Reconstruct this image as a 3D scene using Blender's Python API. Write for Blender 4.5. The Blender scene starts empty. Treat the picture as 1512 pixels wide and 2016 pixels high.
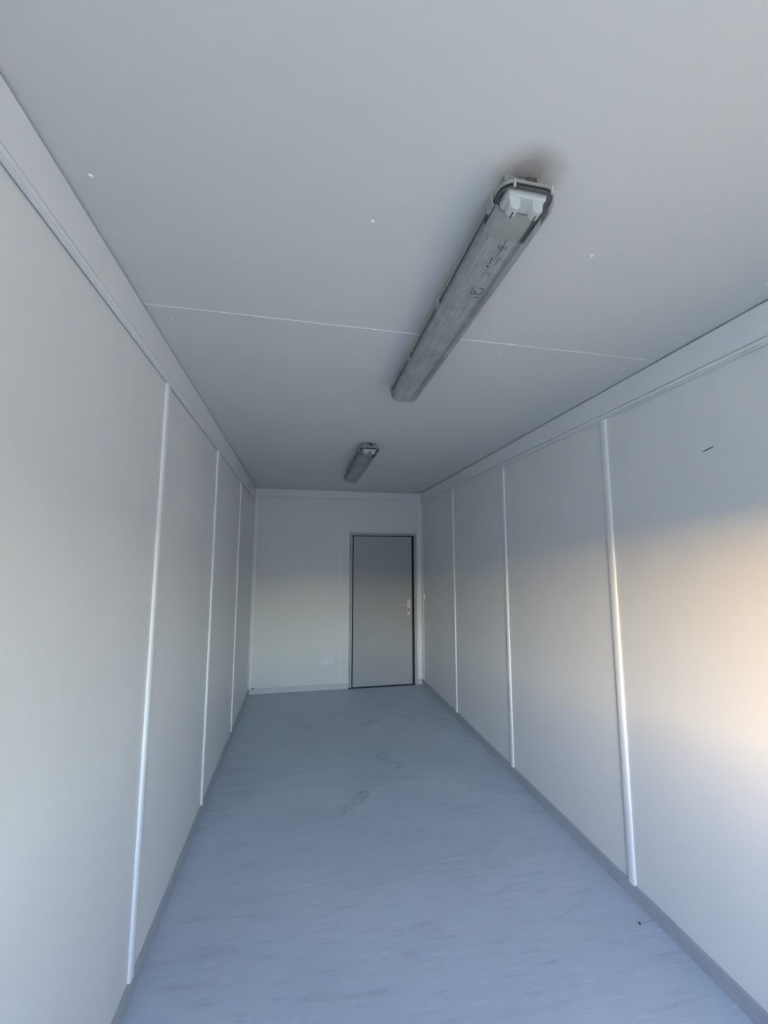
import bpy, bmesh, math, random
from mathutils import Vector, Matrix

random.seed(7)
sc = bpy.context.scene
COL = sc.collection

# ------------------------------------------------------------------ measures
W, L, H = 2.30, 5.664, 2.648          # room: x 0..W, y YF..L, z 0..H
YF = -1.20                            # inner face of the open front end
OX0, OX1, OZ0, OZ1 = 0.30, 1.76, 1.32, 2.10      # window opening in the front end

# ------------------------------------------------------------------ camera
cam_d = bpy.data.cameras.new('camera')
cam_d.sensor_fit = 'HORIZONTAL'
cam_d.sensor_width = 36.0
cam_d.lens = 809.6 / 1512 * 36.0
cam_d.clip_start = 0.02
cam = bpy.data.objects.new('camera', cam_d)
cam.location = (0.6163, 0.0, 1.6854)
cam.rotation_euler = (math.pi / 2 + 0.1169, 0.0, -0.1985)
COL.objects.link(cam)
sc.camera = cam

# ------------------------------------------------------------------ sky
world = bpy.data.worlds.new('evening_sky')
sc.world = world
world.use_nodes = True
wn = world.node_tree
for n in list(wn.nodes):
    wn.nodes.remove(n)
sky = wn.nodes.new('ShaderNodeTexSky')
sky.sky_type = 'NISHITA'
sky.sun_disc = False
sky.sun_elevation = math.radians(4.5)
sky.sun_rotation = math.radians(180.0 + 40.0)
sky.altitude = 100
sky.air_density = 1.4
sky.dust_density = 0.8
sky.ozone_density = 2.0
hsv = wn.nodes.new('ShaderNodeHueSaturation')
hsv.inputs['Saturation'].default_value = 1.0
bg = wn.nodes.new('ShaderNodeBackground')
bg.inputs['Strength'].default_value = 1.0
wo = wn.nodes.new('ShaderNodeOutputWorld')
wn.links.new(sky.outputs[0], hsv.inputs['Color'])
wbal = wn.nodes.new('ShaderNodeMix')            # camera white balance
wbal.data_type, wbal.blend_type = 'RGBA', 'MULTIPLY'
wbal.inputs[0].default_value = 1.0
wbal.inputs[7].default_value = (0.895, 0.945, 1.27, 1)
wn.links.new(hsv.outputs[0], wbal.inputs[6])
wn.links.new(wbal.outputs[2], bg.inputs['Color'])
wn.links.new(bg.outputs[0], wo.inputs['Surface'])

# sampling portal in the opening (adds no light of its own)
pl = bpy.data.lights.new('opening_portal', 'AREA')
pl.shape = 'RECTANGLE'
pl.size, pl.size_y = OX1 - OX0, OZ1 - OZ0
pl.cycles.is_portal = True
po = bpy.data.objects.new('opening_portal', pl)
po.location = ((OX0 + OX1) / 2, YF - 0.05, (OZ0 + OZ1) / 2)
po.rotation_euler = (math.pi / 2, 0, 0)      # -Z axis of the lamp faces +Y
COL.objects.link(po)

# ------------------------------------------------------------------ exposure
vs = sc.view_settings
vs.view_transform = 'Standard'
vs.look = 'None'
vs.exposure = 3.6
vs.gamma = 1.0
vs.use_curve_mapping = False
sc.cycles.max_bounces = 10
sc.cycles.diffuse_bounces = 6
sc.cycles.glossy_bounces = 4
sc.cycles.transparent_max_bounces = 16
sc.cycles.sample_clamp_indirect = 6.0
sc.cycles.adaptive_threshold = 0.03

# ------------------------------------------------------------------ materials
def new_mat(name):
    m = bpy.data.materials.new(name)
    m.use_nodes = True
    nt = m.node_tree
    return m, nt, nt.nodes['Principled BSDF']

def node(nt, t, **kw):
    n = nt.nodes.new(t)
    for k, v in kw.items():
        setattr(n, k, v)
    return n

def coords(nt, scale=(1, 1, 1), loc=(0, 0, 0), rot=(0, 0, 0)):
    tc = node(nt, 'ShaderNodeTexCoord')
    mp = node(nt, 'ShaderNodeMapping')
    mp.inputs['Scale'].default_value = scale
    mp.inputs['Location'].default_value = loc
    mp.inputs['Rotation'].default_value = rot
    nt.links.new(tc.outputs['Object'], mp.inputs['Vector'])
    return mp.outputs[0]

def noise(nt, vec, scale, detail=3.0, rough=0.5, dist=0.0):
    n = node(nt, 'ShaderNodeTexNoise')
    n.inputs['Scale'].default_value = scale
    n.inputs['Detail'].default_value = detail
    n.inputs['Roughness'].default_value = rough
    n.inputs['Distortion'].default_value = dist
    nt.links.new(vec, n.inputs['Vector'])
    return n.outputs['Fac']

def ramp(nt, fac, stops):
    r = node(nt, 'ShaderNodeValToRGB')
    e = r.color_ramp.elements
    while len(e) < len(stops):
        e.new(0.5)
    for i, (p, c) in enumerate(stops):
        e[i].position = p
        e[i].color = (c, c, c, 1) if isinstance(c, (int, float)) else (*c, 1)
    nt.links.new(fac, r.inputs[0])
    return r.outputs[0]

def math_n(nt, op, a, b=None, clamp=False):
    n = node(nt, 'ShaderNodeMath', operation=op, use_clamp=clamp)
    for i, v in enumerate((a, b)):
        if v is None:
            continue
        if isinstance(v, (int, float)):
            n.inputs[i].default_value = v
        else:
            nt.links.new(v, n.inputs[i])
    return n.outputs[0]

def mixc(nt, fac, a, b):
    n = node(nt, 'ShaderNodeMix', data_type='RGBA')
    for s, v in ((0, fac), (6, a), (7, b)):
        if isinstance(v, (int, float)):
            n.inputs[s].default_value = v
        elif isinstance(v, tuple):
            n.inputs[s].default_value = (*v, 1)
        else:
            nt.links.new(v, n.inputs[s])
    return n.outputs[2]

def bump(nt, bsdf, height, strength, dist):
    b = node(nt, 'ShaderNodeBump')
    b.inputs['Strength'].default_value = strength
    b.inputs['Distance'].default_value = dist
    nt.links.new(height, b.inputs['Height'])
    nt.links.new(b.outputs[0], bsdf.inputs['Normal'])

def painted(name, col, rough=0.5, var=0.03, peel=0.0, scale=2.5, spec=0.5, metal=0.0):
    """coated sheet / plastic: slight tone variation, optional orange peel"""
    m, nt, b = new_mat(name)
    v = coords(nt)
    f = ramp(nt, noise(nt, v, scale, 2, 0.6), [(0.3, 0.0), (0.75, 1.0)])
    dark = tuple(c * (1 - var * 1.6) for c in col)
    nt.links.new(mixc(nt, f, col, dark), b.inputs['Base Color'])
    b.inputs['Roughness'].default_value = rough
    b.inputs['Specular IOR Level'].default_value = spec
    b.inputs['Metallic'].default_value = metal
    if peel:
        bump(nt, b, noise(nt, v, 320, 2, 0.5), peel, 0.0006)
    return m

M = {}
M['wall'] = painted('white_coated_panel', (0.81, 0.81, 0.79), 0.42, 0.02, 0.0, 1.6)
M['strip'] = painted('white_plastic_strip', (0.86, 0.865, 0.86), 0.35, 0.01, 0.0, 6)
M['trim'] = painted('white_cornice_sheet', (0.82, 0.825, 0.825), 0.42, 0.015, 0.0, 3)
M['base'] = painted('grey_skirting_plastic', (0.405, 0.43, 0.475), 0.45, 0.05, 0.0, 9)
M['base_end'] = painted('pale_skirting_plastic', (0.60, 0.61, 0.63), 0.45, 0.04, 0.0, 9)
M['shell'] = painted('container_shell', (0.45, 0.45, 0.45), 0.7, 0.05)
M['dark'] = painted('dark_gap_filler', (0.035, 0.035, 0.04), 0.8, 0.05)
M['screw'] = painted('white_screw_cap', (0.92, 0.92, 0.92), 0.25, 0.0)
M['door'] = painted('grey_door_sheet', (0.435, 0.44, 0.445), 0.5, 0.03, 0.0, 2.2)
M['frame'] = painted('grey_door_frame', (0.46, 0.465, 0.47), 0.5, 0.03, 0.0, 5)
M['hinge'] = painted('dull_hinge_steel', (0.30, 0.30, 0.30), 0.5, 0.05)
M['rubber'] = painted('black_rubber_gasket', (0.012, 0.012, 0.014), 0.7, 0.02)
M['alu'] = painted('brushed_handle_metal', (0.72, 0.72, 0.70), 0.35, 0.04, 0.0, 40, 0.5, 0.35)
M['key'] = painted('dark_lock_cylinder', (0.07, 0.065, 0.055), 0.4, 0.05)
M['socket'] = painted('white_socket_plastic', (0.88, 0.88, 0.89), 0.3, 0.01)
M['pin'] = painted('socket_pin_hole', (0.05, 0.05, 0.055), 0.6, 0.0)
M['housing'] = painted('grey_fixture_housing', (0.35, 0.345, 0.335), 0.5, 0.08, 0.0, 14)
M['clip'] = painted('pale_end_clip', (0.50, 0.50, 0.49), 0.4, 0.03)
M['tray'] = painted('grey_gear_tray', (0.62, 0.63, 0.61), 0.45, 0.05, 0.0, 8)
M['holder'] = painted('white_lamp_holder', (0.86, 0.86, 0.85), 0.3, 0.02, 0.0, 20)
M['rust'] = painted('rusty_cable_entry', (0.13, 0.095, 0.075), 0.8, 0.25, 0.0, 40)
M['print'] = painted('green_black_print', (0.05, 0.065, 0.062), 0.6, 0.1, 0.0, 60)
M['print_faint'] = painted('faded_print', (0.21, 0.23, 0.225), 0.6, 0.1, 0.0, 60)
M['crumb'] = painted('dark_crumb', (0.02, 0.02, 0.022), 0.8, 0.1)
M['ground'] = painted('pale_yard_concrete', (0.74, 0.59, 0.39), 0.85, 0.12, 0.0, 0.6)
M['block'] = painted('yard_block_paint', (0.22, 0.23, 0.24), 0.7, 0.1, 0.0, 0.7)

# ceiling sheet with a soft dark brown patch painted round the near fixture end
def ceiling_mat():
    m, nt, b = new_mat('white_ceiling_sheet')
    v = coords(nt)
    f = ramp(nt, noise(nt, v, 1.2, 4, 0.6), [(0.3, 0.0), (0.75, 1.0)])
    base = mixc(nt, f, (0.71, 0.70, 0.675), (0.69, 0.68, 0.655))
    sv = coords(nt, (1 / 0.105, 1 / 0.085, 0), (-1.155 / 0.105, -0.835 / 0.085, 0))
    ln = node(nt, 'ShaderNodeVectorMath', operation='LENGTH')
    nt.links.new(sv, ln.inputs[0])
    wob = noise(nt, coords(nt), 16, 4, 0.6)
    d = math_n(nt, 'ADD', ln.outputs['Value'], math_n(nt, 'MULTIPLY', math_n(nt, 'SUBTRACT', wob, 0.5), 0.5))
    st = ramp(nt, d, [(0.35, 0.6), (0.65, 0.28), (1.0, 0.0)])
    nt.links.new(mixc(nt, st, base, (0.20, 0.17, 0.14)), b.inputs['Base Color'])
    b.inputs['Roughness'].default_value = 0.5
    return m
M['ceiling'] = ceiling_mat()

# streaky blue-grey vinyl with scuffs and dusty shoe prints
PRINTS = [  # x, y, heading (rad), length, width, strength
    (1.03, 3.10, math.atan2(0.168, 0.173), 0.30, 0.105, 0.85),
    (1.385, 3.62, math.atan2(-0.2, 0.10), 0.34, 0.13, 0.55),
    (1.36, 4.46, math.atan2(0.14, 0.2), 0.27, 0.10, 0.75),
    (1.744, 4.97, 1.0, 0.17, 0.09, 0.35),
    (1.80, 5.40, 0.3, 0.26, 0.10, 0.30),
    (1.03, 1.45, 1.2, 0.30, 0.06, 0.28),
]
def floor_mat():
    m, nt, b = new_mat('blue_grey_vinyl')
    st = noise(nt, coords(nt, (2.6, 15, 1), rot=(0, 0, math.radians(4))), 1.0, 5, 0.62, 0.7)
    st2 = noise(nt, coords(nt, (5.0, 46, 1), (3.1, 1.7, 0), (0, 0, math.radians(4))), 1.0, 4, 0.6, 0.5)
    big = noise(nt, coords(nt, loc=(1.3, 4.2, 0)), 1.7, 5, 0.55)
    fine = noise(nt, coords(nt, (1, 3, 1)), 60, 4, 0.7)
    c = mixc(nt, ramp(nt, big, [(0.3, 0.0), (0.72, 1.0)]), (0.441, 0.505, 0.596), (0.517, 0.587, 0.682))
    veins = ramp(nt, st, [(0.30, 1.0), (0.44, 0.0)])
    c = mixc(nt, math_n(nt, 'MULTIPLY', veins, 0.42), c, (0.293, 0.339, 0.410))
    lights = ramp(nt, st2, [(0.57, 0.0), (0.75, 1.0)])
    c = mixc(nt, math_n(nt, 'MULTIPLY', lights, 0.36), c, (0.715, 0.786, 0.890))
    darks = ramp(nt, st2, [(0.28, 1.0), (0.41, 0.0)])
    c = mixc(nt, math_n(nt, 'MULTIPLY', darks, 0.46), c, (0.281, 0.326, 0.395))
    c = mixc(nt, math_n(nt, 'MULTIPLY', ramp(nt, fine, [(0.35, 1.0), (0.6, 0.0)]), 0.26), c, (0.332, 0.380, 0.446))
    tread = ramp(nt, noise(nt, coords(nt, (1, 1, 1)), 48, 4, 0.65), [(0.40, 0.0), (0.60, 1.0)])
    patch = ramp(nt, noise(nt, coords(nt, (1, 1, 1), (0.7, 0.2, 0)), 17, 2, 0.5), [(0.38, 0.0), (0.58, 1.0)])
    for (x, y, a, ln_, wd, s) in PRINTS:
        tc = node(nt, 'ShaderNodeTexCoord')
        sub = node(nt, 'ShaderNodeVectorMath', operation='SUBTRACT')
        sub.inputs[1].default_value = (x, y, 0)
        nt.links.new(tc.outputs['Object'], sub.inputs[0])
        rot = node(nt, 'ShaderNodeVectorRotate', rotation_type='Z_AXIS')
        rot.inputs['Angle'].default_value = -a
        nt.links.new(sub.outputs[0], rot.inputs['Vector'])
        mul = node(nt, 'ShaderNodeVectorMath', operation='MULTIPLY')
        mul.inputs[1].default_value = (2 / ln_, 2 / wd, 0)
        nt.links.new(rot.outputs[0], mul.inputs[0])
        sp = node(nt, 'ShaderNodeSeparateXYZ')
        nt.links.new(mul.outputs[0], sp.inputs[0])
        u, w_ = sp.outputs[0], math_n(nt, 'ABSOLUTE', sp.outputs[1])
        waist = math_n(nt, 'MULTIPLY', math_n(nt, 'SUBTRACT', 1.0, math_n(nt, 'MULTIPLY', math_n(nt, 'ABSOLUTE', math_n(nt, 'ADD', u, 0.15)), 3.0), True), 0.55)
        w_ = math_n(nt, 'MULTIPLY', w_, math_n(nt, 'ADD', waist, 1.0))
        u4 = math_n(nt, 'POWER', math_n(nt, 'ABSOLUTE', u), 4.0)
        rr = math_n(nt, 'ADD', u4, math_n(nt, 'POWER', w_, 2.5))
        msk = ramp(nt, rr, [(0.30, 0.6), (0.72, 1.0), (0.98, 0.0)])
        msk = math_n(nt, 'MULTIPLY', math_n(nt, 'MULTIPLY', math_n(nt, 'MULTIPLY', msk, tread), math_n(nt, 'ADD', math_n(nt, 'MULTIPLY', patch, 0.75), 0.25)), s)
        c = mixc(nt, msk, c, (0.149, 0.170, 0.202))
    nt.links.new(c, b.inputs['Base Color'])
    b.inputs['Roughness'].default_value = 0.48
    b.inputs['Specular IOR Level'].default_value = 0.4
    bump(nt, b, st2, 0.08, 0.002)
    return m
M['floor'] = floor_mat()

def diffuser_mat(name, haze, col, streak):
    m, nt, b = new_mat(name)
    b.inputs['Roughness'].default_value = 0.3
    n1 = noise(nt, coords(nt, (260, 3.0, 60)), 1.0, 4, 0.6)
    n2 = noise(nt, coords(nt), 14, 5, 0.65)
    f = ramp(nt, n1, [(0.3, 0.0), (0.7, 1.0)])
    dust = ramp(nt, n2, [(0.35, 0.0), (0.75, 1.0)])
    c = mixc(nt, math_n(nt, 'MULTIPLY', f, streak), col, tuple(k * 0.5 for k in col))
    c = mixc(nt, math_n(nt, 'MULTIPLY', dust, 0.35), c, (0.28, 0.30, 0.28))
    nt.links.new(c, b.inputs['Base Color'])
    tr = node(nt, 'ShaderNodeBsdfTransparent')
    tr.inputs[0].default_value = (0.93, 0.95, 0.94, 1)
    mx = node(nt, 'ShaderNodeMixShader')
    h = math_n(nt, 'ADD', math_n(nt, 'MULTIPLY', dust, haze * 0.45), haze * 0.75, True)
    nt.links.new(h, mx.inputs[0])
    nt.links.new(tr.outputs[0], mx.inputs[1])
    nt.links.new(b.outputs[0], mx.inputs[2])
    out = nt.nodes['Material Output']
    nt.links.new(mx.outputs[0], out.inputs['Surface'])
    return m
M['prism'] = diffuser_mat('ribbed_dusty_acrylic', 0.62, (0.56, 0.575, 0.55), 0.8)
M['clear'] = diffuser_mat('clear_dusty_acrylic', 0.22, (0.34, 0.335, 0.32), 0.2)

# ------------------------------------------------------------------ mesh helpers
def box(bm, x0, x1, y0, y1, z0, z1):
    vs_ = [bm.verts.new((x, y, z)) for x in (x0, x1) for y in (y0, y1) for z in (z0, z1)]
    for f in ((0, 1, 3, 2), (4, 6, 7, 5), (0, 4, 5, 1), (2, 3, 7, 6), (0, 2, 6, 4), (1, 5, 7, 3)):
        bm.faces.new([vs_[i] for i in f])

def prism(bm, prof, axis, a0, a1):
    """closed 2-D profile swept along an axis; profile gives the two other axes in order"""
    def P(p, a):
        if axis == 'x':
            return (a, p[0], p[1])
        if axis == 'y':
            return (p[0], a, p[1])
        return (p[0], p[1], a)
    A = [bm.verts.new(P(p, a0)) for p in prof]
    B = [bm.verts.new(P(p, a1)) for p in prof]
    n = len(prof)
    for i in range(n):
        bm.faces.new((A[i], A[(i + 1) % n], B[(i + 1) % n], B[i]))
    bm.faces.new(A[::-1])
    bm.faces.new(B)

def obj(name, bm, mat, parent=None, smooth=None, bevel=0.0, loc=None):
    bmesh.ops.recalc_face_normals(bm, faces=bm.faces)
    me = bpy.data.meshes.new(name)
    bm.to_mesh(me)
    bm.free()
    me.materials.append(M[mat])
    if smooth is not None:
        me.shade_smooth()
        me.set_sharp_from_angle(angle=math.radians(smooth))
    o = bpy.data.objects.new(name, me)
    COL.objects.link(o)
    if parent is not None:
        o.parent = parent
    if loc is not None:
        o.location = loc
    if bevel:
        md = o.modifiers.new('bevel', 'BEVEL')
        md.width = bevel
        md.segments = 2
        md.limit_method = 'ANGLE'
    return o

def boxo(name, b, mat, parent=None, bevel=0.0):
    bm = bmesh.new()
    box(bm, *b)
    return obj(name, bm, mat, parent, bevel=bevel)

def empty(name, loc=(0, 0, 0)):
    o = bpy.data.objects.new(name, None)
    o.empty_display_size = 0.1
    o.location = loc
    COL.objects.link(o)
    return o

def tag(o, label, cat=None, group=None, kind=None):
    o['label'] = label
    if cat:
        o['category'] = cat
    if group:
        o['group'] = group
    if kind:
        o['kind'] = kind
    return o

def struct(o, label, cat=None):
    return tag(o, label, cat, None, 'structure')

# ------------------------------------------------------------------ structure
T = 0.05
# floor: sheet vinyl
bm = bmesh.new()
box(bm, -T, W + T, YF - 0.1, L + T, -0.06, 0)
struct(obj('floor', bm, 'floor'), 'blue-grey streaky vinyl floor with dusty shoe prints', 'floor')

# side walls: backing + visible panels + rounded joint strips
JL = [-0.435, 0.765, 1.962, 3.142, 4.345]
JR = [-0.42, 0.785, 1.990, 3.197, 4.395]
PT = 0.006                                  # panel thickness in front of the backing
def joint_profile(half, h, n=9):
    pts = []
    for i in range(n + 1):
        a = math.pi * i / n
        pts.append((-half * math.cos(a), h * (math.sin(a) ** 0.45)))
    return pts

def side_wall(name, side, joints, label):
    s = 1 if side == 'left' else -1
    x0 = 0.0 if side == 'left' else W
    def bx(d0, d1):
        a, b = x0 + s * d0, x0 + s * d1
        return (min(a, b), max(a, b))
    bm = bmesh.new()
    a, b = bx(-T - PT, -PT)
    box(bm, a, b, YF - 0.1, L + T, -0.05, H + 0.05)
    w = struct(obj(name, bm, 'shell'), label, 'wall')
    ys = [YF] + joints + [L]
    for i in range(len(ys) - 1):
        g0 = 0.0015 if i else 0.0
        g1 = 0.0015 if i < len(ys) - 2 else 0.0
        a, b = bx(-PT, 0)
        boxo('wall_panel', (a, b, ys[i] + g0, ys[i + 1] - g1, 0.0, H - 0.02), 'wall', w)
    mesh = None
    for y in joints:
        if mesh is None:
            bm = bmesh.new()
            prof = [(x0 + s * h, d) for d, h in joint_profile(0.0235, 0.012)]
            prism(bm, prof, 'z', 0.066, H - 0.160)
            o = obj('joint_strip', bm, 'strip', w, smooth=50)
            mesh = o.data
        else:
            o = bpy.data.objects.new('joint_strip', mesh)
            COL.objects.link(o)
            o.parent = w
        o.location.y = y
    return w

side_wall('wall_left', 'left', JL, 'left wall of white coated panels with thin rounded joint strips')
side_wall('wall_right', 'right', JR, 'right wall of white panels with warm daylight and a small dark scuff')

# small dark scuff on the right wall
bm = bmesh.new()
pts = [(1.374, 2.1600), (1.398, 2.1555), (1.424, 2.1500), (1.422, 2.1475), (1.396, 2.1515), (1.3745, 2.1565)]
prism(bm, pts, 'x', W - 0.0006, W + 0.0004)
o = obj('scuff_mark', bm, 'crumb', bpy.data.objects['wall_right'])
o['label'] = 'short dark scuff'

# back wall: backing, two panels beside and above the door
DX0, DX1, DZ1 = 1.276, 2.219, 2.063
bm = bmesh.new()
box(bm, -T, W + T, L + 0.012, L + 0.07, -0.05, H + 0.05)
wb = struct(obj('wall_back', bm, 'shell'), 'white back wall with door, socket and flat vertical joint strip', 'wall')
boxo('wall_panel', (0, 1.154, L, L + 0.012, 0, H), 'wall', wb)
bm = bmesh.new()
box(bm, 1.157, DX0 + 0.01, L, L + 0.012, 0, H)
box(bm, DX0 + 0.01, DX1 - 0.01, L, L + 0.012, DZ1 - 0.01, H)
box(bm, DX1 - 0.01, W, L, L + 0.012, 0, H)
obj('wall_panel', bm, 'wall', wb)
bm = bmesh.new()
prism(bm, [(x, L - h) for x, h in [(1.130, 0), (1.133, 0.004), (1.142, 0.0045), (1.146, 0.002), (1.162, 0.002), (1.166, 0.0045), (1.175, 0.004), (1.178, 0)]],
      'z', 0.066, H - 0.125)
obj('joint_strip', bm, 'strip', wb, smooth=50)

# corner trims of the back wall
bm = bmesh.new()
prism(bm, [(0.0, L), (0.0, L - 0.055), (0.004, L - 0.056), (0.006, L - 0.05), (0.010, L - 0.010), (0.040, L - 0.007), (0.046, L - 0.004), (0.046, L)],
      'z', 0.070, H - 0.125)
struct(obj('trim_1', bm, 'strip', smooth=40), 'white corner trim left of the back wall', 'trim')
bm = bmesh.new()
prism(bm, [(W, L), (W, L - 0.085), (W - 0.005, L - 0.086), (W - 0.007, L - 0.075), (W - 0.007, L - 0.03), (W - 0.014, L - 0.012),
           (W - 0.022, L - 0.010), (W - 0.05, L - 0.010), (W - 0.054, L - 0.006), (W - 0.058, L - 0.009), (W - 0.066, L - 0.008), (W - 0.068, L)],
      'z', 0.072, H - 0.125)
struct(obj('trim_2', bm, 'strip', smooth=40), 'white corner trim between door frame and right wall', 'trim')

# front end with the daylight opening (behind the camera)
bm = bmesh.new()
y0, y1 = YF - 0.08, YF
box(bm, -T, OX0, y0, y1, -0.05, H + 0.05)
box(bm, OX1, W + T, y0, y1, -0.05, H + 0.05)
box(bm, OX0, OX1, y0, y1, OZ1, H + 0.05)
box(bm, OX0, OX1, y0, y1, -0.05, OZ0)
struct(obj('wall_front', bm, 'wall'), 'white front end wall around the open window', 'wall')

# ceiling: backing, three sheets, thin joint covers, rows of screw caps
bm = bmesh.new()
box(bm, -T, W + T, YF - 0.1, L + T, H + 0.006, H + 0.07)
ce = struct(obj('ceiling', bm, 'dark'), 'white sheet ceiling with faint joints and rows of small screw caps', 'ceiling')
CJ = [1.609, 3.825]
cy = [YF] + CJ + [L]
for i in range(3):
    g0 = 0.001 if i else 0.0
    g1 = 0.001 if i < 2 else 0.0
    # the second sheet hangs a hair lower at its edge
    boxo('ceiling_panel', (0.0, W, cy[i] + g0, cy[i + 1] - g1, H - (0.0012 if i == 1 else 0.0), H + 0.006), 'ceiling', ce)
for y in CJ:
    bm = bmesh.new()
    prism(bm, [(y - 0.011, H - 0.0008), (y - 0.010, H - 0.0024), (y + 0.009, H - 0.0029), (y + 0.011, H - 0.0012), (y + 0.011, H), (y - 0.011, H)], 'x', 0.012, W - 0.012)
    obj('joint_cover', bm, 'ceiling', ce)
cap = None
for yi, y in enumerate((1.048, 1.691, 2.330, 2.985, 3.905, 4.545, 5.18)):
    for xi, x in enumerate((0.075, 0.795, 1.502, 2.200)):
        if cap is None:
            bm = bmesh.new()
            prof = [(0.0058, 0.0), (0.0058, -0.0014), (0.0044, -0.0028), (0.0018, -0.0036)]
            rings = [[bm.verts.new((r * math.cos(2 * math.pi * k / 10), r * math.sin(2 * math.pi * k / 10), z)) for k in range(10)] for r, z in prof]
            for A, B in zip(rings[:-1], rings[1:]):
                for k in range(10):
                    bm.faces.new((A[k], A[(k + 1) % 10], B[(k + 1) % 10], B[k]))
            bm.faces.new(rings[-1])
            bm.faces.new(rings[0][::-1])
            o = obj('screw_cap', bm, 'screw', ce, smooth=40)
            cap = o.data
        else:
            o = bpy.data.objects.new('screw_cap', cap)
            COL.objects.link(o)
            o.parent = ce
        jx = 0.012 * math.sin(7.3 * yi + 3.1 * xi)
        jy = 0.010 * math.cos(5.7 * xi + 2.2 * yi)
        o.location = (x + jx, y + jy, H)

# cornice boards under the ceiling: flat board, fine groove, rounded lower bead
def cornice(name, side, label):
    h1, h2 = 0.138, 0.166
    prof = [(0.000, 0.0075), (0.012, 0.0075), (0.012, h1 - 0.0035), (0.005, h1 - 0.0035), (0.005, h1), (0.0135, h1 + 0.001),
            (0.0175, h1 + 0.008), (0.0175, h1 + 0.014), (0.0145, h1 + 0.019), (0.0095, h1 + 0.0195), (0.0095, h1 + 0.0215),
            (0.0150, h1 + 0.022), (0.0150, h2), (0.0060, h2), (0.0060, h2 - 0.020), (0.0, h2 - 0.020)]
    bm = bmesh.new()
    if side == 'left':
        prism(bm, [(d, H - z) for d, z in prof], 'y', YF, L)
    elif side == 'right':
        prism(bm, [(W - d, H - z) for d, z in prof], 'y', YF, L)
    else:
        k = 0.78
        prism(bm, [(L - d, H - (z if z < 0.01 else z * k)) for d, z in prof], 'x', 0.011, W - 0.011)
    struct(obj(name, bm, 'trim', smooth=35), label, 'cornice')
cornice('trim_3', 'left', 'white cornice board along the top of the left wall')
cornice('trim_4', 'right', 'white cornice board along the top of the right wall')
cornice('trim_5', 'back', 'white cornice board along the top of the back wall')

# skirting
def skirt_prof(h=0.070):
    return [(0, 0), (0.013, 0), (0.0135, 0.004), (0.010, 0.010), (0.010, h - 0.012), (0.0085, h - 0.004), (0.005, h), (0, h)]
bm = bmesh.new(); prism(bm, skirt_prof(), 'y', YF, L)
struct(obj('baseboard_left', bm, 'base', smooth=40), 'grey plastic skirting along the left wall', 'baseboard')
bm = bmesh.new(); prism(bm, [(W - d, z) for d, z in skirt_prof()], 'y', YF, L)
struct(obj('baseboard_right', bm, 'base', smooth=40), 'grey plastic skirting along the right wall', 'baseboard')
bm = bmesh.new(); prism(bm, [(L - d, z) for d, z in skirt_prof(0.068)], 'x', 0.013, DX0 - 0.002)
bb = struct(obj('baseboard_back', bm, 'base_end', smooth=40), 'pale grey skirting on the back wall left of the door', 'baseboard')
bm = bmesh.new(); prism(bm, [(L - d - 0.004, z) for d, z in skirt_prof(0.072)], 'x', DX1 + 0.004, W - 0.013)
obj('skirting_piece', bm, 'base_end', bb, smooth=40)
bm = bmesh.new(); box(bm, 0.046, 0.068, L - 0.0125, L, 0.066, 0.074)
obj('corner_gap', bm, 'rubber', bb)

# ------------------------------------------------------------------ door
d1 = struct(empty('door_1', ((DX0 + DX1) / 2, L, 0)), 'grey steel door with lever handle in the back wall', 'door')
def dpart(name, b, mat, parent=d1, bevel=0.0):
    cx, cyy = (DX0 + DX1) / 2, L
    return boxo(name, (b[0] - cx, b[1] - cx, b[2] - cyy, b[3] - cyy, b[4], b[5]), mat, parent, bevel)
LX0, LX1, LZ1 = 1.327, 2.153, 2.016
FR = 0.036
dpart('frame_jamb', (DX0, DX0 + FR, L - 0.022, L + 0.011, 0.0, DZ1), 'frame', bevel=0.003)
dpart('frame_jamb', (DX1 - FR, DX1, L - 0.022, L + 0.011, 0.0, DZ1), 'frame', bevel=0.003)
dpart('frame_head', (DX0 + FR, DX1 - FR, L - 0.022, L + 0.011, DZ1 - FR, DZ1), 'frame', bevel=0.003)
bm = bmesh.new()
cx = (DX0 + DX1) / 2
box(bm, DX0 + FR - cx, LX0 - cx, -0.004, 0.010, 0.0, DZ1 - FR)
box(bm, LX1 - cx, DX1 - FR - cx, -0.004, 0.010, 0.0, DZ1 - FR)
box(bm, LX0 - cx, LX1 - cx, -0.004, 0.010, LZ1, DZ1 - FR)
obj('gasket', bm, 'rubber', d1)
dpart('leaf', (LX0, LX1, L - 0.008, L + 0.011, 0.012, LZ1), 'door', bevel=0.002)
dpart('threshold', (DX0 + FR, DX1 - FR, L - 0.030, L + 0.010, 0.0, 0.011), 'dark', bevel=0.002)
dpart('sill_bolt', (DX0 - 0.004, DX0 + 0.030, L - 0.030, L - 0.022, 0.0, 0.014), 'rubber')
for z in (0.24, 1.02, 1.80):
    dpart('hinge', (DX0 + 0.006, DX0 + 0.013, L - 0.0255, L - 0.020, z - 0.045, z + 0.045), 'hinge', bevel=0.001)
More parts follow.
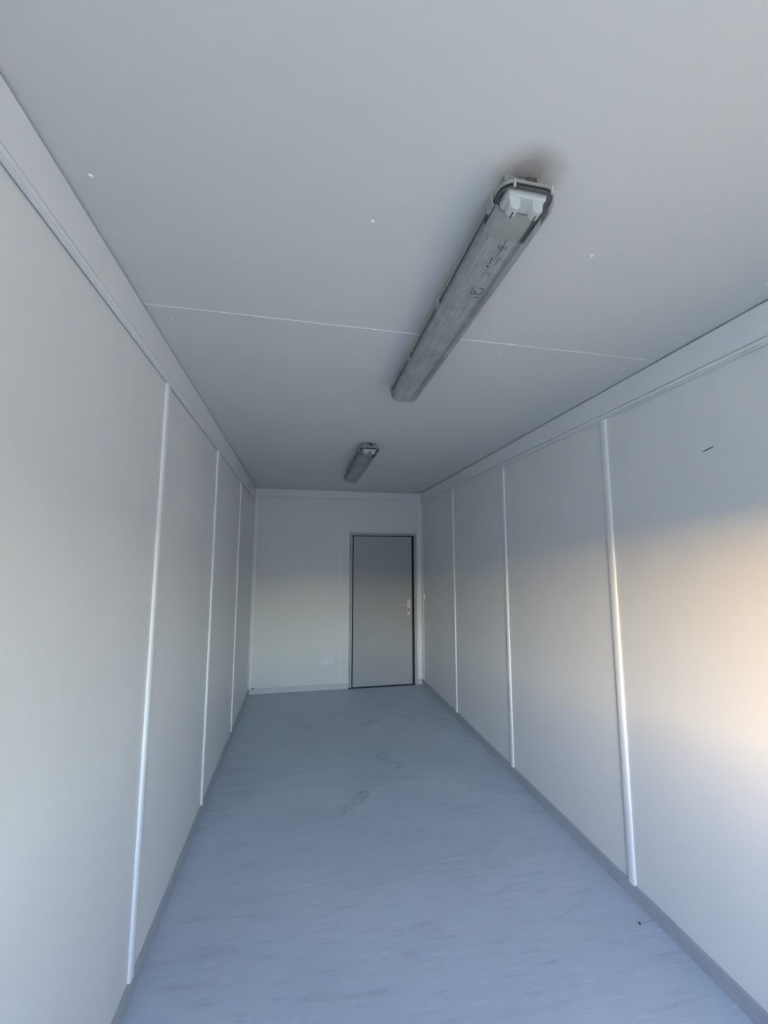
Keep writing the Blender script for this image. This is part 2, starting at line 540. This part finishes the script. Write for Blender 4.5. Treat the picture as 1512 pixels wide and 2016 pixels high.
# handle: long plate, lever, lock cylinder
bm = bmesh.new()
hx, hw_ = 2.104, 0.0215
n = 8
prof = []
for k in range(n + 1):
    a = math.pi * k / n
    prof.append((hx - cx + hw_ * math.cos(a), 1.128 + hw_ * math.sin(a)))
for k in range(n + 1):
    a = math.pi + math.pi * k / n
    prof.append((hx - cx + hw_ * 0.85 * math.cos(a), 0.950 + hw_ * math.sin(a)))
A = [bm.verts.new((x, -0.008, z)) for x, z in prof]
B = [bm.verts.new((x, -0.017, z)) for x, z in prof]
for i in range(len(prof)):
    j = (i + 1) % len(prof)
    bm.faces.new((A[i], A[j], B[j], B[i]))
bm.faces.new(A); bm.faces.new(B)
plate = obj('handle_plate', bm, 'alu', d1, bevel=0.002)
bm = bmesh.new()
path = [(hx - cx, -0.015, 1.076), (hx - cx, -0.048, 1.076), (hx - cx - 0.010, -0.060, 1.076), (hx - cx - 0.028, -0.063, 1.076), (hx - cx - 0.118, -0.063, 1.074), (hx - cx - 0.126, -0.055, 1.074)]
rad = [0.0095, 0.008, 0.0075, 0.007, 0.0065, 0.0055]
rings = []
for i, p in enumerate(path):
    t = (Vector(path[min(i + 1, len(path) - 1)]) - Vector(path[max(i - 1, 0)])).normalized()
    u = t.cross(Vector((0, 0, 1))).normalized()
    v = u.cross(t)
    rings.append([bm.verts.new(Vector(p) + (u * math.cos(2 * math.pi * k / 12) + v * math.sin(2 * math.pi * k / 12)) * rad[i]) for k in range(12)])
for A, B in zip(rings[:-1], rings[1:]):
    for k in range(12):
        bm.faces.new((A[k], A[(k + 1) % 12], B[(k + 1) % 12], B[k]))
bm.faces.new(rings[0]); bm.faces.new(rings[-1])
obj('lever', bm, 'alu', plate, smooth=50)
bm = bmesh.new()
prism(bm, [(hx - cx + 0.0085 * math.cos(2 * math.pi * k / 14), 1.012 + 0.0085 * math.sin(2 * math.pi * k / 14)) for k in range(14)], 'y', -0.022, -0.016)
prism(bm, [(hx - cx - 0.005, 1.006), (hx - cx + 0.005, 1.006), (hx - cx + 0.005, 0.985), (hx - cx, 0.981), (hx - cx - 0.005, 0.985)], 'y', -0.022, -0.016)
obj('lock_cylinder', bm, 'key', plate)

# ------------------------------------------------------------------ double wall socket
sx, sz = 0.9915, 0.3645
so = tag(empty('wall_socket', (sx, L, sz)), 'white double power socket low on the back wall left of the door', 'socket')
bm = bmesh.new()
hw2, hh2, d = 0.0775, 0.0425, -0.011
op = 0.029
xs = [-hw2, -0.0375 - op, -0.0375 + op, 0.0375 - op, 0.0375 + op, hw2]
box(bm, -hw2, hw2, d, 0, op, hh2)
box(bm, -hw2, hw2, d, 0, -hh2, -op)
for a, b in ((xs[0], xs[1]), (xs[2], xs[3]), (xs[4], xs[5])):
    box(bm, a, b, d, 0, -op, op)
bmesh.ops.remove_doubles(bm, verts=bm.verts, dist=1e-5)
obj('cover_frame', bm, 'socket', so)
def insert(px):
    bm = bmesh.new()
    N = 32
    loops = []
    def sq(k):
        a = 2 * math.pi * k / N
        c, s = math.cos(a), math.sin(a)
        m_ = max(abs(c), abs(s))
        return (op * c / m_, op * s / m_)
    loops.append([bm.verts.new((*sq(k)[:1], -0.002, sq(k)[1])) for k in range(N)])
    loops.append([bm.verts.new((sq(k)[0], -0.0125, sq(k)[1])) for k in range(N)])
    for r, y in ((0.0225, -0.0135), (0.0205, -0.0125), (0.0195, -0.0025)):
        loops.append([bm.verts.new((r * math.cos(2 * math.pi * k / N), y, r * math.sin(2 * math.pi * k / N))) for k in range(N)])
    for A, B in zip(loops[:-1], loops[1:]):
        for k in range(N):
            bm.faces.new((A[k], A[(k + 1) % N], B[(k + 1) % N], B[k]))
    bm.faces.new(loops[-1])
    o = obj('socket_insert', bm, 'socket', so, smooth=40)
    o.location.x = px
    for q in (-0.0095, 0.0095):
        bm = bmesh.new()
        bmesh.ops.create_cone(bm, cap_ends=True, segments=12, radius1=0.0026, radius2=0.0026, depth=0.001)
        h = obj('pin_hole', bm, 'pin', o)
        h.rotation_euler.x = math.pi / 2
        h.location = (q, -0.003, 0)
insert(-0.0375)
insert(0.0375)

# ------------------------------------------------------------------ light switch on the right wall by the door
sw = tag(empty('light_switch', (W, 5.530, 1.195)), 'small white light switch on the right wall beside the door', 'switch')
bm = bmesh.new(); box(bm, -0.022, 0, -0.036, 0.036, -0.036, 0.036)
obj('switch_box', bm, 'socket', sw, bevel=0.005)
bm = bmesh.new()
prism(bm, [(-0.021, -0.024), (-0.026, -0.024), (-0.0235, 0.0), (-0.030, 0.024), (-0.021, 0.024)], 'y', -0.024, 0.024)
obj('rocker', bm, 'socket', sw)

# ------------------------------------------------------------------ ceiling light fixtures
def rrect(hw, hl, r, n=6):
    pts = []
    for (cx_, cy_, a0) in ((hw - r, hl - r, 0), (-hw + r, hl - r, 90), (-hw + r, -hl + r, 180), (hw - r, -hl + r, 270)):
        for k in range(n + 1):
            a = math.radians(a0 + 90 * k / n)
            pts.append((cx_ + r * math.cos(a), cy_ + r * math.sin(a)))
    return pts

def loft(bm, levels, cap0=True, cap1=True):
    R = [[bm.verts.new((x, y, z)) for x, y in rrect(hw, hl, r)] for hw, hl, r, z in levels]
    for A, B in zip(R[:-1], R[1:]):
        n = len(A)
        for k in range(n):
            bm.faces.new((A[k], A[(k + 1) % n], B[(k + 1) % n], B[k]))
    if cap0:
        bm.faces.new(R[0])
    if cap1:
        bm.faces.new(R[-1])

HL = 0.655           # half length
def diffuser_shell(bm, ya, yb, stations, nsec=60, ribs=True):
    """trough section swept along y; ya/yb in local y; profile shrinks near the ends"""
    rows = []
    for i in range(stations + 1):
        y = ya + (yb - ya) * i / stations
        s = max(0.0, HL - 0.002 - abs(y))
        r = 0.032
        wfac = 0.0735 if s >= r else 0.0735 - r + math.sqrt(max(0.0, r * r - (r - s) ** 2))
        dfac = 0.0465 * min(1.0, (s / 0.030)) ** 0.75
        row = []
        for k in range(nsec + 1):
            a = math.pi * k / nsec
            c, sn = math.cos(a), math.sin(a)
            x = -wfac * math.copysign(abs(c) ** 0.62, c)
            z = -dfac * (sn ** 0.62)
            if ribs and 3 < k < nsec - 3 and k % 2:
                z += 0.0014
            row.append(bm.verts.new((x, y, -0.0595 + z)))
        rows.append(row)
    for A, B in zip(rows[:-1], rows[1:]):
        for k in range(nsec):
            bm.faces.new((A[k], A[k + 1], B[k + 1], B[k]))

def fixture(name, loc, label, printed):
    f = tag(empty(name, loc), label, 'light fixture', 'twin tube ceiling lights')
    # housing tray, open below
    bm = bmesh.new()
    loft(bm, [(0.056, HL - 0.028, 0.030, -0.010), (0.060, HL - 0.022, 0.032, -0.014), (0.069, HL - 0.008, 0.036, -0.038),
              (0.073, HL - 0.003, 0.038, -0.041), (0.0755, HL, 0.038, -0.044), (0.0755, HL, 0.038, -0.051), (0.071, HL - 0.0045, 0.034, -0.051),
              (0.067, HL - 0.010, 0.032, -0.040), (0.058, HL - 0.026, 0.028, -0.016)])
    obj('housing', bm, 'housing', f, smooth=35)
    for sx_ in (-1, 1):
        for sy in (-1, 1):
            bm = bmesh.new()
            a, b = sorted((sx_ * 0.026, sx_ * 0.055))
            c, e = sorted((sy * (HL - 0.090), sy * (HL - 0.030)))
            box(bm, a, b, c, e, -0.016, 0.0)
            obj('mounting_foot', bm, 'housing', f, bevel=0.004)
    bm = bmesh.new()
    box(bm, -0.018, 0.024, -HL + 0.030, -HL + 0.080, -0.014, -0.001)
    obj('cable_entry', bm, 'rust', f, bevel=0.003)
    bm = bmesh.new()
    box(bm, -0.004, 0.022, -HL + 0.012, -HL + 0.022, -0.033, -0.016)
    obj('cable_plug', bm, 'rust', f, bevel=0.003)
    # black seal between tray and cover
    bm = bmesh.new()
    loft(bm, [(0.0725, HL - 0.003, 0.036, -0.0505), (0.0725, HL - 0.003, 0.036, -0.0588), (0.069, HL - 0.0065, 0.034, -0.0588), (0.069, HL - 0.0065, 0.034, -0.0505)], False, False)
    obj('seal', bm, 'rubber', f, smooth=35)
    # gear tray inside
    bm = bmesh.new()
    prism(bm, [(-0.060, -0.052), (-0.060, -0.046), (0.060, -0.046), (0.060, -0.052), (0.046, -0.064), (-0.046, -0.064)], 'y', -HL + 0.075, HL - 0.075)
    obj('gear_tray', bm, 'tray', f)
    # lamp holders on white end brackets
    for sy in (-1, 1):
        bm = bmesh.new()
        ye = sy * (HL - 0.020)
        a, b = sorted((ye, ye - sy * 0.050))
        prism(bm, [(-0.055, -0.046), (0.055, -0.046), (0.050, -0.066), (-0.050, -0.066)], 'y', a, b)
        obj('end_bracket', bm, 'holder', f, bevel=0.004)
        for sx_ in (-1, 1):
            bm = bmesh.new()
            hc = sx_ * 0.031
            pr = []
            w_ = 0.0135
            for k in range(9):
                a_ = math.pi + math.pi * k / 8
                pr.append((hc + w_ * math.cos(a_), -0.085 + w_ * 0.75 * math.sin(a_)))
            pr += [(hc + w_ * 1.15, -0.060), (hc - w_ * 1.15, -0.060)]
            yh = sy * (HL - 0.028)
            a, b = sorted((yh, yh - sy * 0.028))
            prism(bm, pr, 'y', a, b)
            hd = obj('lamp_holder', bm, 'holder', f, smooth=35, bevel=0.002)
            bm = bmesh.new()
            a, b = sorted((yh - sy * 0.012, yh - sy * 0.0292))
            box(bm, hc - 0.0020, hc + 0.0020, a, b, -0.0962, -0.088)
            obj('tube_slot', bm, 'key', hd)
    # cover: ribbed middle, clear ends
    bm = bmesh.new()
    diffuser_shell(bm, -HL + 0.118, HL - 0.060, 2, 64, True)
    df = obj('diffuser', bm, 'prism', f)
    for ya, yb, nm in ((-HL + 0.002, -HL + 0.118, 'clear_end'), (HL - 0.060, HL - 0.002, 'clear_end')):
        bm = bmesh.new()
        diffuser_shell(bm, ya, yb, 26, 64, False)
        obj(nm, bm, 'clear' if ya < 0 else 'prism', df, smooth=60)
    bm = bmesh.new()
    loft(bm, [(0.0735, HL - 0.002, 0.034, -0.0590), (0.0750, HL - 0.0005, 0.0375, -0.0595), (0.0750, HL - 0.0005, 0.0375, -0.0620), (0.0728, HL - 0.003, 0.036, -0.0630)], False, False)
    obj('cover_rim', bm, 'clear', df, smooth=35)
    # clips down both long sides and two on the near end
    for sx_ in (-1, 1):
        for y in (-0.585, -0.17, 0.225, 0.595):
            bm = bmesh.new()
            prism(bm, [(sx_ * 0.0765, -0.034), (sx_ * 0.0815, -0.038), (sx_ * 0.0825, -0.050), (sx_ * 0.0800, -0.066), (sx_ * 0.0745, -0.0715),
                       (sx_ * 0.0735, -0.069), (sx_ * 0.0770, -0.063), (sx_ * 0.0780, -0.050), (sx_ * 0.0735, -0.040)], 'y', y - 0.016, y + 0.016)
            obj('clip', bm, 'housing', f, smooth=40)
    for x in (-0.047, 0.053):
        for sy in (-1, 1):
            bm = bmesh.new()
            a, b = sorted((sy * (HL - 0.003), sy * (HL + 0.003)))
            box(bm, x - 0.0024, x + 0.0024, a, b, -0.066, -0.045)
            obj('end_clip', bm, 'clip', f, bevel=0.001)
    # printed marks on the cover
    if printed:
        def under(x):
            c_ = min(1.0, abs(x) / 0.0735) ** (1 / 0.62)
            return -0.0595 - 0.0465 * (math.sqrt(1 - c_ * c_) ** 0.62)
        def seg(bm, p, q, w):
            p, q = Vector(p), Vector(q)
            t = (q - p).normalized()
            nrm = Vector((-t.y, t.x)) * w / 2
            c = [p + nrm, q + nrm, q - nrm, p - nrm]
            vs2 = [bm.verts.new((v.x, v.y, under(v.x) - 0.0005)) for v in c] + [bm.verts.new((v.x, v.y, under(v.x) + 0.0004)) for v in c]
            for fi in ((0, 1, 2, 3), (4, 7, 6, 5), (0, 4, 5, 1), (1, 5, 6, 2), (2, 6, 7, 3), (3, 7, 4, 0)):
                bm.faces.new([vs2[i] for i in fi])
        def mark(segs, mat='print'):
            bm = bmesh.new()
            for p, q, w in segs:
                seg(bm, p, q, w)
            obj('printed_mark', bm, mat, df)
        for segs, mat in PRINT_MARKS:
            mark(segs, mat)
    return f

PRINT_MARKS = [([((-0.0117, -0.5002), (-0.0117, -0.5178), 0.0022), ((-0.0054, -0.4989), (-0.0054, -0.5166), 0.0022), ((-0.0117, -0.5002), (-0.0115, -0.5058), 0.0022), ((-0.0117, -0.5178), (-0.0057, -0.5171), 0.0022)], 'print'),
    ([((-0.0089, -0.5233), (-0.0081, -0.5376), 0.0014)], 'print'),
    ([((-0.0196, -0.5157), (-0.0194, -0.5192), 0.004), ((-0.0196, -0.5087), (-0.0194, -0.5123), 0.004), ((0.0012, -0.5142), (0.0039, -0.516), 0.004), ((0.0017, -0.5075), (0.0045, -0.5096), 0.004)], 'print'),
    ([((-0.0079, -0.4928), (-0.0079, -0.4959), 0.003)], 'print'),
    ([((-0.0084, -0.4827), (-0.0085, -0.4859), 0.003)], 'print'),
    ([((-0.0169, -0.4494), (-0.018, -0.4728), 0.003)], 'print'),
    ([((-0.0171, -0.4345), (-0.0153, -0.4405), 0.0065)], 'print'),
    ([((0.0125, -0.4683), (0.0015, -0.4709), 0.0065), ((0.0015, -0.4709), (0.003, -0.447), 0.0065)], 'print_faint'),
    ([((-0.0172, -0.3964), (-0.0167, -0.4069), 0.007), ((-0.0167, -0.4069), (-0.0084, -0.4125), 0.007), ((-0.0084, -0.4125), (0.0041, -0.4067), 0.007), ((0.0041, -0.4067), (0.0057, -0.3965), 0.007)], 'print_faint'),
    ([((-0.0166, -0.343), (-0.0166, -0.3129), 0.0026), ((-0.0166, -0.3129), (0.0183, -0.3124), 0.0026), ((0.0183, -0.3124), (0.0171, -0.34), 0.0026), ((0.0171, -0.34), (0.0027, -0.3404), 0.0026)], 'print'),
    ([((-0.0056, -0.3178), (-0.0036, -0.3264), 0.007)], 'print'),
    ([((-0.0167, -0.2962), (-0.0132, -0.299), 0.003)], 'print'),
    ([((0.0061, -0.2966), (0.0191, -0.2964), 0.002)], 'print'),
    ([((-0.0059, -0.2478), (-0.0032, -0.2506), 0.003)], 'print'),
    ([((-0.0042, -0.2259), (-0.0049, -0.2335), 0.0035)], 'print')]

fixture('ceiling_light', (1.150, 1.470, H), 'grey twin tube ceiling light nearest the camera with printed marks on its ribbed cover', True)
fixture('ceiling_light', (1.150, 3.880, H), 'grey twin tube ceiling light further back above the floor by the door, without printed marks', False)

# ------------------------------------------------------------------ crumb on the floor
bm = bmesh.new()
bmesh.ops.create_icosphere(bm, subdivisions=1, radius=0.0062)
for v in bm.verts:
    v.co *= 0.8 + 0.4 * random.random()
    v.co.z *= 0.6
o = obj('crumb', bm, 'crumb', loc=(2.206, 1.852, 0.0036))
tag(o, 'tiny dark crumb on the floor near the right skirting', 'crumb')

# ------------------------------------------------------------------ outside, behind the camera
bm = bmesh.new()
box(bm, -60, 60, -60, YF - 0.1, -0.35, -0.15)
struct(obj('ground_outside', bm, 'ground'), 'pale concrete yard outside the open end', 'ground')
bm = bmesh.new()
box(bm, -50, 50, -24, -21.5, -0.15, 3.7)
struct(obj('building_outside', bm, 'block'), 'long grey block across the yard outside', 'building')
